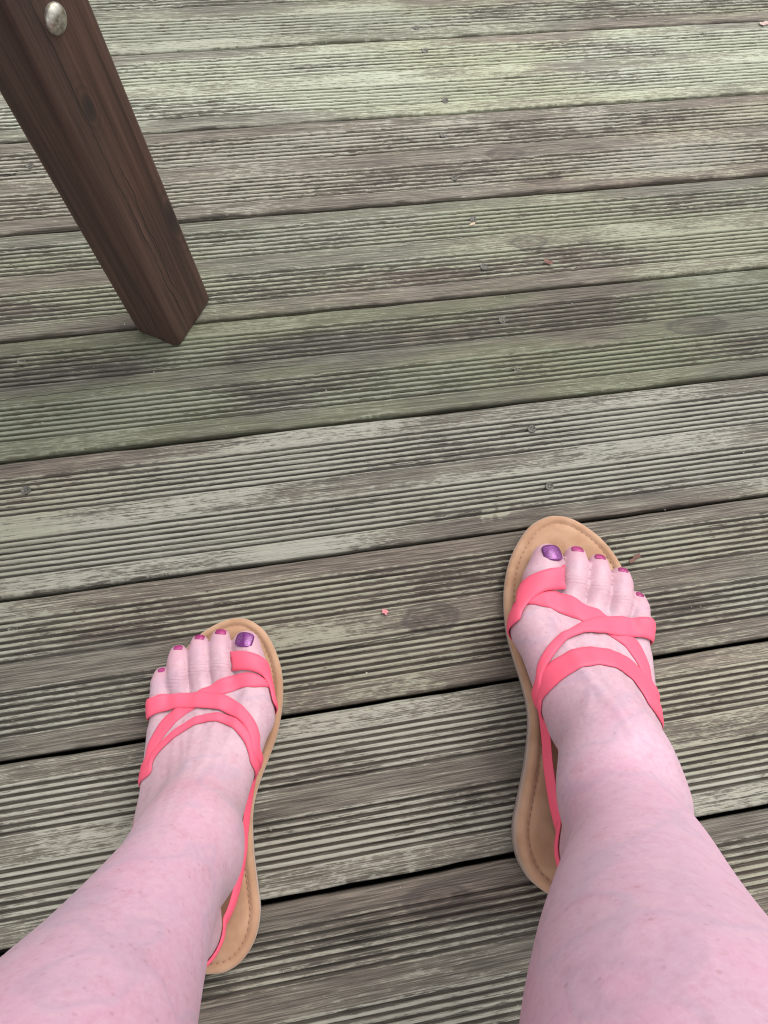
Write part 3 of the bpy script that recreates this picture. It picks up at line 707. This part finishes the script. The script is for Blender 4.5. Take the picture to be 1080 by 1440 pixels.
# ---------------------------------------------------------------- sandals
# strap edges on the foot (front edge, rear edge) in the foot frame, millimetres
STRAPS = {
 'L': {
  'A': [((1.2, 209.7, 30.5), (2.0, 194.9, 30.9)), ((10.9, 208.6, 35.6), (9.3, 194.9, 36.6)), ((20.5, 205.2, 33.5), (16.9, 193.8, 37.2)), ((26.0, 199.1, 25.3), (23.6, 190.1, 34.7)), ((28.5, 188.5, 27.4), (28.5, 181.6, 33.2)), ((31.8, 175.6, 28.5), (31.8, 171.0, 33.6))],
  'B': [((28.8, 186.2, 29.7), (28.8, 182.9, 32.0)), ((17.6, 193.0, 37.1), (18.6, 182.1, 39.3)), ((2.1, 191.7, 31.3), (7.8, 181.2, 37.9)), ((-9.3, 187.2, 34.2), (-2.1, 176.7, 40.4)), ((-19.4, 181.1, 34.3), (-12.3, 172.5, 40.7)), ((-29.2, 173.0, 34.7), (-21.9, 166.2, 42.0)), ((-37.6, 166.4, 35.6), (-28.2, 162.7, 41.1)), ((-44.4, 160.7, 34.5), (-35.0, 155.6, 42.2)), ((-49.9, 150.3, 36.4), (-42.6, 145.6, 42.4)), ((-53.5, 141.6, 35.6), (-46.3, 135.7, 43.2)), ((-54.0, 132.3, 36.9), (-48.5, 127.2, 44.0))],
  'C': [((-55.0, 175.0, 29.7), (-55.4, 160.6, 28.2)), ((-48.0, 177.4, 29.7), (-48.6, 164.1, 31.9)), ((-36.8, 178.1, 32.4), (-36.2, 166.6, 36.2)), ((-23.1, 178.2, 34.8), (-21.9, 166.3, 41.9)), ((-7.6, 176.6, 39.5), (-8.1, 165.2, 46.4)), ((5.1, 172.4, 42.4), (0.9, 162.5, 48.6)), ((15.5, 164.4, 48.1), (11.4, 156.9, 52.1)), ((22.1, 155.9, 49.7), (17.1, 149.9, 54.5)), ((25.2, 146.6, 49.4), (20.2, 142.5, 55.4)), ((25.8, 138.1, 49.2), (22.3, 134.1, 55.3))],
  'D': [((-50.8, 129.7, 41.2), (-46.3, 122.3, 48.1)), ((-49.0, 135.8, 41.1), (-46.3, 129.5, 45.4)), ((-45.9, 140.3, 42.0), (-43.4, 135.3, 46.0)), ((-37.5, 148.1, 44.6), (-35.0, 143.7, 48.2)), ((-29.2, 154.7, 45.2), (-26.0, 150.4, 49.3)), ((-20.5, 159.7, 46.3), (-18.0, 154.5, 50.2)), ((-11.5, 162.0, 47.5), (-11.0, 156.2, 51.3)), ((-2.3, 162.5, 48.7), (-3.2, 156.2, 52.4)), ((6.4, 159.8, 50.1), (4.3, 153.6, 53.9)), ((14.2, 154.9, 52.9), (11.6, 148.2, 56.7)), ((20.1, 148.8, 53.5), (17.0, 141.8, 57.8)), ((23.8, 140.3, 52.3), (20.0, 134.6, 57.8)), ((25.0, 132.0, 50.3), (22.2, 127.6, 56.2))],
 },
 'R': {
  'A': [((-0.2, 196.5, 28.9), (1.6, 179.5, 33.8)), ((10.8, 192.5, 35.1), (10.4, 177.8, 35.7)), ((20.8, 188.4, 36.0), (19.6, 173.9, 38.7)), ((26.7, 185.0, 31.9), (26.4, 168.1, 38.8)), ((30.3, 179.9, 26.6), (31.4, 160.5, 39.8)), ((33.4, 167.4, 31.0), (33.9, 154.1, 40.2))],
  'B': [((26.7, 171.9, 37.2), (27.9, 165.8, 39.2)), ((18.8, 175.4, 38.4), (18.8, 163.4, 43.1)), ((7.8, 177.2, 33.5), (8.2, 160.3, 43.5)), ((-2.7, 173.8, 35.4), (-1.4, 156.1, 46.6)), ((-14.7, 167.8, 35.8), (-11.8, 152.1, 46.7)), ((-24.3, 162.6, 35.4), (-20.5, 148.4, 46.3)), ((-33.5, 157.2, 35.8), (-26.1, 145.8, 45.1)), ((-40.8, 150.5, 35.3), (-30.4, 141.8, 45.4)), ((-45.0, 141.6, 37.9), (-35.6, 135.0, 46.2)), ((-47.6, 132.5, 39.1), (-38.7, 128.1, 47.4)), ((-47.7, 123.1, 41.6), (-40.4, 119.4, 49.8))],
  'C': [((-54.7, 165.7, 27.0), (-52.4, 151.2, 28.7)), ((-46.7, 165.2, 31.0), (-43.5, 151.5, 33.6)), ((-36.7, 164.7, 31.8), (-29.5, 149.1, 41.7)), ((-24.3, 162.6, 35.4), (-16.6, 148.4, 47.8)), ((-10.6, 158.2, 43.0), (-4.6, 146.9, 52.2)), ((2.5, 150.7, 50.1), (6.3, 142.4, 55.4)), ((14.5, 142.6, 55.1), (14.6, 134.6, 59.4)), ((22.7, 132.8, 56.5), (20.7, 126.1, 60.3)), ((26.3, 123.5, 54.7), (24.0, 118.7, 58.8)), ((26.7, 115.0, 53.1), (24.9, 110.3, 57.3))],
  'D': [((26.0, 111.3, 54.1), (24.1, 100.6, 54.1)), ((25.3, 119.5, 56.6), (24.4, 104.4, 57.4)), ((21.5, 125.1, 60.0), (21.4, 109.1, 64.5)), ((14.2, 130.1, 61.9), (15.5, 114.6, 68.7)), ((3.6, 134.4, 60.7), (7.2, 118.9, 70.7)), ((-7.2, 136.4, 58.6), (-2.7, 121.5, 70.3)), ((-20.5, 136.6, 53.7), (-13.4, 121.6, 67.8)), ((-30.9, 133.6, 49.8), (-24.5, 119.5, 62.7)), ((-40.2, 126.8, 46.6), (-32.9, 112.0, 60.9)), ((-46.0, 117.5, 44.7), (-38.0, 104.6, 60.2))],
 },
}
OUTLINE = [(0, 0), (11, 1.5), (21, 8), (28, 20), (30, 35), (27, 52), (22.5, 75), (20.5, 100), (24.5, 120), (30.5, 138), (35.5, 157), (37.2, 182), (33.5, 205), (22.5, 227), (11, 236.5), (1, 239.3), (-11, 237.3),
           (-25, 229.5), (-36, 219.5), (-44, 207), (-50, 191), (-53, 172), (-52.5, 152), (-49, 128), (-44, 100), (-39.5, 72), (-37, 45), (-33, 22), (-23, 7), (-11, 1)]
def closed_spline(pts, per=8):
    P = np.array(pts, float); n = len(P); out = []
    for i in range(n):
        a, b, c, d = P[i-1], P[i], P[(i+1) % n], P[(i+2) % n]
        for t in np.arange(per)/per:
            out.append(0.5*((2*b)+(c-a)*t+(2*a-5*b+4*c-d)*t*t+(3*b-a-3*c+d)*t**3))
    return np.array(out)
def open_spline(P, per=8):
    P = np.array(P, float); n = len(P); out = []
    for i in range(n-1):
        a = P[max(i-1, 0)]; b = P[i]; c = P[i+1]; d = P[min(i+2, n-1)]
        for t in np.arange(per)/per: out.append(0.5*((2*b)+(c-a)*t+(2*a-5*b+4*c-d)*t*t+(3*b-a-3*c+d)*t**3))
    out.append(P[-1]); return np.array(out)
SPL = closed_spline(OUTLINE, 6)
tng = np.roll(SPL, -1, 0)-np.roll(SPL, 1, 0); tng /= np.linalg.norm(tng, axis=1)[:, None]
INW = np.stack([-tng[:, 1], tng[:, 0]], -1)
if ((SPL+INW*5).ptp() if False else np.abs(SPL+INW*5).sum()) > np.abs(SPL).sum(): INW = -INW
def ring(F, inset, zf):
    Q = SPL+INW*inset
    return [F.pt((q[0], q[1], zf(s_[1])), False) for q, s_ in zip(Q, SPL)]
def ring_mesh(name, rings, cap_top=True, cap_bot=True):
    n = len(rings[0]); V = [p for r_ in rings for p in r_]; fc = []
    for i in range(len(rings)-1):
        for j in range(n): fc.append((i*n+j, i*n+(j+1) % n, (i+1)*n+(j+1) % n, (i+1)*n+j))
    me = mesh_np(name, V, fc)
    bm = bmesh.new(); bm.from_mesh(me); bm.verts.ensure_lookup_table()
    for flag, base in ((cap_bot, 0), (cap_top, (len(rings)-1)*n)):
        if flag:
            f = bm.faces.new([bm.verts[base+j] for j in range(n)])
            bmesh.ops.triangulate(bm, faces=[f])
    bmesh.ops.recalc_face_normals(bm, faces=bm.faces[:]); bm.to_mesh(me); bm.free()
    me.polygons.foreach_set('use_smooth', [True]*len(me.polygons))
    return me
def side_point(F, sgn, y, dz, out=0.0):
    """where the foot's side stands at sandal station y, dz above the footbed"""
    z = float(zb(y))+dz
    o = Vector(F.pt((sgn*95, y, max(z, float(zb(y))+3)), False)); d = Vector((*(-F.x*sgn), 0))
    hit = BT.ray_cast(o, d)[0]
    x = float(F.local(np.array([hit]))[0][0]) if hit is not None else sgn*30
    if dz < 3: x -= sgn*(3-dz)*0.5
    return (x+sgn*out, y, z)
def ribbon(name, F, pairs, lift, th, parent, follow=True, smooth_it=3):
    """a padded strap: solid band with rounded edges lying on the foot"""
    A = open_spline([p[0] for p in pairs], 7); B = open_spline([p[1] for p in pairs], 7)
    A = np.array([F.pt(p, False) for p in A]); B = np.array([F.pt(p, False) for p in B])
    M = 9; us = np.linspace(0, 1, M); s = F.s*1e-3
    C_ = A[:, None]*(1-us)[None, :, None]+B[:, None]*us[None, :, None]
    Nn = np.zeros_like(C_)
    fl = np.array([(p[2] > zb(p[1])+7) for p in [F.local(q[None])[0:1] and (0, float(F.local(q[None])[1][0]), float(F.local(q[None])[2][0])) for q in (A+B)/2]])
    for i in range(len(C_)):
        for j in range(M):
            loc, nrm, _, _ = BT.find_nearest(Vector(C_[i, j]))
            Nn[i, j] = nrm
            if follow and fl[i]: C_[i, j] = np.array(loc)
    for _ in range(5):
        Nn[1:-1] = (Nn[:-2]+2*Nn[1:-1]+Nn[2:])/4; Nn[:, 1:-1] = (Nn[:, :-2]+2*Nn[:, 1:-1]+Nn[:, 2:])/4
    Nn /= np.linalg.norm(Nn, axis=2)[..., None]
    for _ in range(smooth_it):
        C_[1:-1] = (C_[:-2]+2*C_[1:-1]+C_[2:])/4
    for i in range(len(C_)):
        for j in range(M):
            loc, nrm, _, _ = BT.find_nearest(Vector(C_[i, j])); g_ = (Vector(C_[i, j])-loc).dot(nrm)
            if g_ < 0: C_[i, j] += np.array(nrm)*(-g_)
    nS = len(C_); lt = np.clip(np.minimum(np.arange(nS), nS-1-np.arange(nS))/16.0, 0, 1); lift = (0.25+(lift-0.25)*lt)[:, None] if lift > 0.25 else np.full((nS, 1), lift)
    pad = (1-np.abs(us*2-1)**4)[None, :]
    top = C_+Nn*((lift+th*(0.30+0.70*pad))[..., None]*s)
    bot = C_+Nn*((lift+0*pad)[..., None]*s)
    R_ = np.concatenate([top, bot[:, ::-1]], 1); n = 2*M; V = R_.reshape(-1, 3); fc = []
    for i in range(len(C_)-1):
        for j in range(n): fc.append((i*n+j, i*n+(j+1) % n, (i+1)*n+(j+1) % n, (i+1)*n+j))
    fc.append(tuple(range(n))); fc.append(tuple((len(C_)-1)*n+j for j in range(n))[::-1])
    me = mesh_np(name, V, fc)
    bm = bmesh.new(); bm.from_mesh(me); bmesh.ops.recalc_face_normals(bm, faces=bm.faces[:]); bm.to_mesh(me); bm.free()
    me.polygons.foreach_set('use_smooth', [True]*len(me.polygons))
    return link(name, me, M_STRAP, parent)
def strap_ends(F, pairs, start=None, end=None):
    """lead a strap end down the side of the foot to the footbed; (side, lean)"""
    def drop(pr, sgn, lean):
        (a, b) = pr; ya, yb = a[1], b[1]; h = (a[2]+b[2])/2-float(zb((ya+yb)/2)); wid = max(ya-yb, 8.0); ym = (ya+yb)/2
        out = []
        for f in (0.55, 0.22, -0.02):
            yy = ym-lean*h*(1-f); dz = h*f
            out.append((side_point(F, sgn, yy+wid/2, dz), side_point(F, sgn, yy-wid/2, dz)))
        return out
    P = list(pairs)
    if start: P = drop(P[0], *start)[::-1]+P
    if end: P = P+drop(P[-1], *end)
    return P
def build_sandal(F, key, label):
    c = F.pt((0, 110, 0), False)
    root = empty('sandal', (c[0], c[1], 0)); tag(root, label, 'sandal', 'pair of coral sandals')
    inv = Vector((-c[0], -c[1], 0))
    def seat(o): o.location = inv; return o
    zz = lambda f, dz=0.0: (lambda y: float(zb(y))*f+dz+(3.2*max(0, (y-205)/35)**2 if f < 0.3 else 0))
    rr = [ring(F, 3.0, zz(0.0, 0.4)), ring(F, 1.2, zz(0.0, 0.5)), ring(F, 0.5, zz(0.0, 2.0)), ring(F, 0.3, zz(0.40)), ring(F, 1.2, zz(0.42))]
    seat(link('outsole', ring_mesh('outsole', rr), M_RUBBER, root))
    rr = [ring(F, 1.5, zz(0.40)), ring(F, 0.0, zz(0.45)), ring(F, -0.5, zz(0.7)), ring(F, -0.4, zz(1, -3.0)), ring(F, 0.3, zz(1, -1.2)), ring(F, 1.4, zz(1, -0.2)), ring(F, 3.0, zz(1, 0.25)), ring(F, 4.6, zz(1, 0.0)),
          ring(F, 5.6, zz(1, -0.9)), ring(F, 6.3, zz(1, -1.1)), ring(F, 7.2, zz(1, -0.6)), ring(F, 8.8, zz(1, 0.0)), ring(F, 12, zz(1, 0.0))]
    fb_ = seat(link('footbed', ring_mesh('footbed', rr), M_SUEDE, root)); fb_['label'] = 'tan suede footbed with a stitched edge'
    # stitches in the groove round the edge
    Q = SPL+INW*5.7; seg = np.linalg.norm(np.roll(Q, -1, 0)-Q, axis=1); cum = np.concatenate([[0], np.cumsum(seg)])
    V, fc = [], []
    Qc = np.vstack([Q, Q[:1]])
    for t in np.arange(0, cum[-1]-4, 4.1):
        a = np.array([np.interp(t, cum, Qc[:, i]) for i in (0, 1)]); b = np.array([np.interp(t+2.7, cum, Qc[:, i]) for i in (0, 1)])
        d = (b-a)/np.linalg.norm(b-a); nn_ = np.array([-d[1], d[0]])*0.5
        za, zc = float(zb(a[1])), float(zb(b[1])); k0 = len(V)
        for (p, zh, sc_) in ((a, za-1.3, 1), ((a+b)/2, (za+zc)/2-0.25, 1.1), (b, zc-1.3, 1)):
            V += [F.pt((*(p+nn_*sc_), zh), False), F.pt((*p, zh+0.35), False), F.pt((*(p-nn_*sc_), zh), False)]
        for i in (0, 3):
            fc += [(k0+i, k0+i+1, k0+i+4, k0+i+3), (k0+i+1, k0+i+2, k0+i+5, k0+i+4)]
    st = seat(link('stitching', mesh_np('stitching', V, fc), M_STITCH, fb_)); st.location = (0, 0, 0); st['kind'] = 'stuff'
    S = STRAPS[key]; o = 3.0
    A = S['A']; a0, b0 = A[0]
    inner = [((a0[0]-3.5, a0[1]+0.5, float(zb(a0[1]))+3), (b0[0]-3.0, b0[1]+0.5, float(zb(b0[1]))+5)), ((a0[0]-2.2, a0[1], float(zb(a0[1]))+10), (b0[0]-2.0, b0[1], float(zb(b0[1]))+11))]
    pb = strap_ends(F, S['B'], start=(1, 0.25), end=(-1, 0.6))
    pd = strap_ends(F, S['D'] if key == 'L' else S['D'][::-1], start=(-1, 0.55), end=(1, 0.55))
    pc = strap_ends(F, S['C'], start=(-1, 0.08), end=(1, 0.55))
    pa = inner+strap_ends(F, A, end=(1, 0.45))
    for nm, pr, lift, th, lb in (('cross_strap', pb, 0.15, 1.35, 'coral strap running from the big toe across to the outer side'), ('instep_strap', pd, 0.5, 1.45, 'coral strap highest on the foot'),
                                 ('cross_strap', pc, 1.35, 1.4, 'coral strap crossing over the other from the little toe'), ('toe_strap', pa, 1.4, 1.5, 'coral loop round the big toe')):
        q = seat(ribbon(nm, F, pr, lift, th, root)); q['label'] = lb
    # sling round the heel
    med = [(20.5, 124), (18.5, 106), (17.5, 88), (16.5, 66), (13, 43), (7.5, 30)] if key == 'L' else [(17.5, 112), (15, 92), (13.5, 70), (10.5, 48), (7, 31), (4.5, 22)]
    def back(x, dz):
        z = float(zb(5))+dz; h = BT.ray_cast(Vector(F.pt((x, -60, z), False)), Vector((*F.y, 0)))[0]
        return (x, float(F.local(np.array([h]))[1][0])-0.5, z) if h is not None else (x, 3, z)
    prs = []
    for (x, y), dz in zip(med, (9, 9.5, 10.5, 12, 15, 18)): prs.append(((x-1.6, y, float(zb(y))+dz+3.6), (x+1.6, y, float(zb(y))+dz-3.6)))
    prs += [(back(x, 21+4), back(x, 21-4)) for x in (-3, -11, -19)]
    prs += [(side_point(F, -1, y, d+4, 1), side_point(F, -1, y, d-4, 1)) for y, d in ((26, 19), (44, 16), (64, 13), (84, 11), (104, 9))]
    q = seat(ribbon('sling_strap', F, prs, 0.6, 2.4, root, follow=False, smooth_it=4)); q['label'] = 'narrow coral strap round the heel'
    return root
build_sandal(FL, 'L', 'coral strappy sandal with tan suede sole, on the foot nearer the table leg')
build_sandal(FR, 'R', 'coral strappy sandal with tan suede sole, on the foot farther from the table leg')

# ---------------------------------------------------------------- litter on the boards
def scrap(name, label, cat, loc, pts, mat, curl=0.3, thick=0.0004, rz=0.0):
    """a small curled flake: outline pts (mm) with a raised middle rib"""
    bm = bmesh.new(); n = len(pts)
    for side in (1, -1):
        c = bm.verts.new((0, 0, 0.0012+side*thick/2))
        v = [bm.verts.new((x*1e-3, y*1e-3, 0.0006+curl*1e-3*(abs(x)*0.35+0.5*(i % 2))+side*thick/2)) for i, (x, y) in enumerate(pts)]
        for i in range(n):
            f = (c, v[i], v[(i+1) % n]); bm.faces.new(f if side > 0 else f[::-1])
        if side > 0: up_ = v
        else:
            for i in range(n): bm.faces.new((up_[i], v[i], v[(i+1) % n], up_[(i+1) % n]))
    bmesh.ops.subdivide_edges(bm, edges=bm.edges[:], cuts=1, use_grid_fill=True)
    for v in bm.verts: v.co += Vector((random.uniform(-1, 1), random.uniform(-1, 1), random.uniform(-.6, .6)))*0.00025
    bmesh.ops.recalc_face_normals(bm, faces=bm.faces[:])
    me = bpy.data.meshes.new(name); bm.to_mesh(me); bm.free()
    o = link(name, me, mat); o.location = loc; o.rotation_euler = (0, 0, rz); tag(o, label, cat); return o
def scrap_mat(name, c0, c1):
    g = G(name); n = g.noise(g.coords((500, 500, 500)), 1, 3); g.set('Base Color', g.mix(n, c0, c1)); g.set('Roughness', 0.7); return g.m
M_PINK = scrap_mat('pink_petal', (0.50, 0.09, 0.13), (0.66, 0.28, 0.28)); M_BROWN = scrap_mat('dead_leaf', (0.08, 0.035, 0.025), (0.17, 0.075, 0.05))
M_TAN = scrap_mat('dry_flake', (0.38, 0.29, 0.19), (0.48, 0.38, 0.27)); M_BLUSH = scrap_mat('faded_petal', (0.36, 0.25, 0.22), (0.46, 0.34, 0.30))
scrap('petal', 'tiny crumpled pink petal on the boards between the two sandals', 'petal', (0.0578, -0.6802, 0.0004), [(2.2, 0.4), (1.2, 1.2), (0.6, 3.0), (-1.0, 1.6), (-2.2, 1.0), (-1.2, -0.6), (-1.4, -2.8), (0.6, -2.0), (2.0, -2.4)], M_PINK, 0.8, rz=0.7)
lf = scrap('dead_leaf', 'dark reddish curled leaf scrap lying near the knot on the deck', 'leaf', (0.2834, -0.344, 0.0004), [(5.5, -1.0), (4.0, 2.2), (0.5, 2.8), (-3.6, 2.4), (-5.0, 0.2), (-3.0, -2.6), (0.5, -1.8), (3.5, -3.0)], M_BROWN, 0.9, rz=-0.6)
scrap('wood_flake', 'pale tan flake beside a screw on the deck', 'flake', (0.2155, -0.2871, 0.0010), [(4.0, 0.2), (1.5, 1.6), (-2.5, 1.3), (-4.2, 0.0), (-1.5, -1.2), (2.0, -1.4)], M_TAN, 0.5, rz=0.4)
scrap('dead_leaf', 'brown dry leaf bit at the edge of the sandal, beside the fourth toe', 'leaf', (0.279, -0.6665, 0.0012), [(6.5, 1.2), (3.0, 2.4), (-1.5, 1.4), (-5.5, 2.2), (-6.2, -0.4), (-2.0, -1.6), (2.2, -0.8), (5.2, -2.2)], M_BROWN, 0.7, rz=0.5)
scrap('petal', 'faded blush petal at the right edge of the deck by the far gap', 'petal', (0.652, -0.0090, 0.0004), [(7, 1), (4, 3.6), (-1, 2.6), (-5, 4), (-7, 0.5), (-4, -3), (1, -2.2), (5, -3.2)], M_BLUSH, 0.4, rz=0.2)
# loose grit: too fine to count
V, fc = [], []
for _ in range(150):
    x, y = random.uniform(-0.28, 0.68), random.uniform(-0.98, 0.08); r_ = random.uniform(0.0004, 0.0010); k0 = len(V)
    for (dx, dy, dz) in ((1, 0, 0), (-.6, .8, 0), (-.5, -.9, 0), (0.1, 0, 1.1), (0.1, 0.1, -1)):
        V.append((x+dx*r_*random.uniform(.7, 1.4), y+dy*r_*random.uniform(.6, 1), 0.0006+dz*r_*0.8))
    fc += [(k0, k0+1, k0+3), (k0+1, k0+2, k0+3), (k0+2, k0, k0+3), (k0+1, k0, k0+4), (k0+2, k0+1, k0+4), (k0, k0+2, k0+4)]
o = link('grit', mesh_np('grit', V, fc, False), simple('pale_grit', (0.62, 0.58, 0.50), 0.7)); tag(o, 'fine pale grit scattered over the boards', 'grit', kind='stuff')
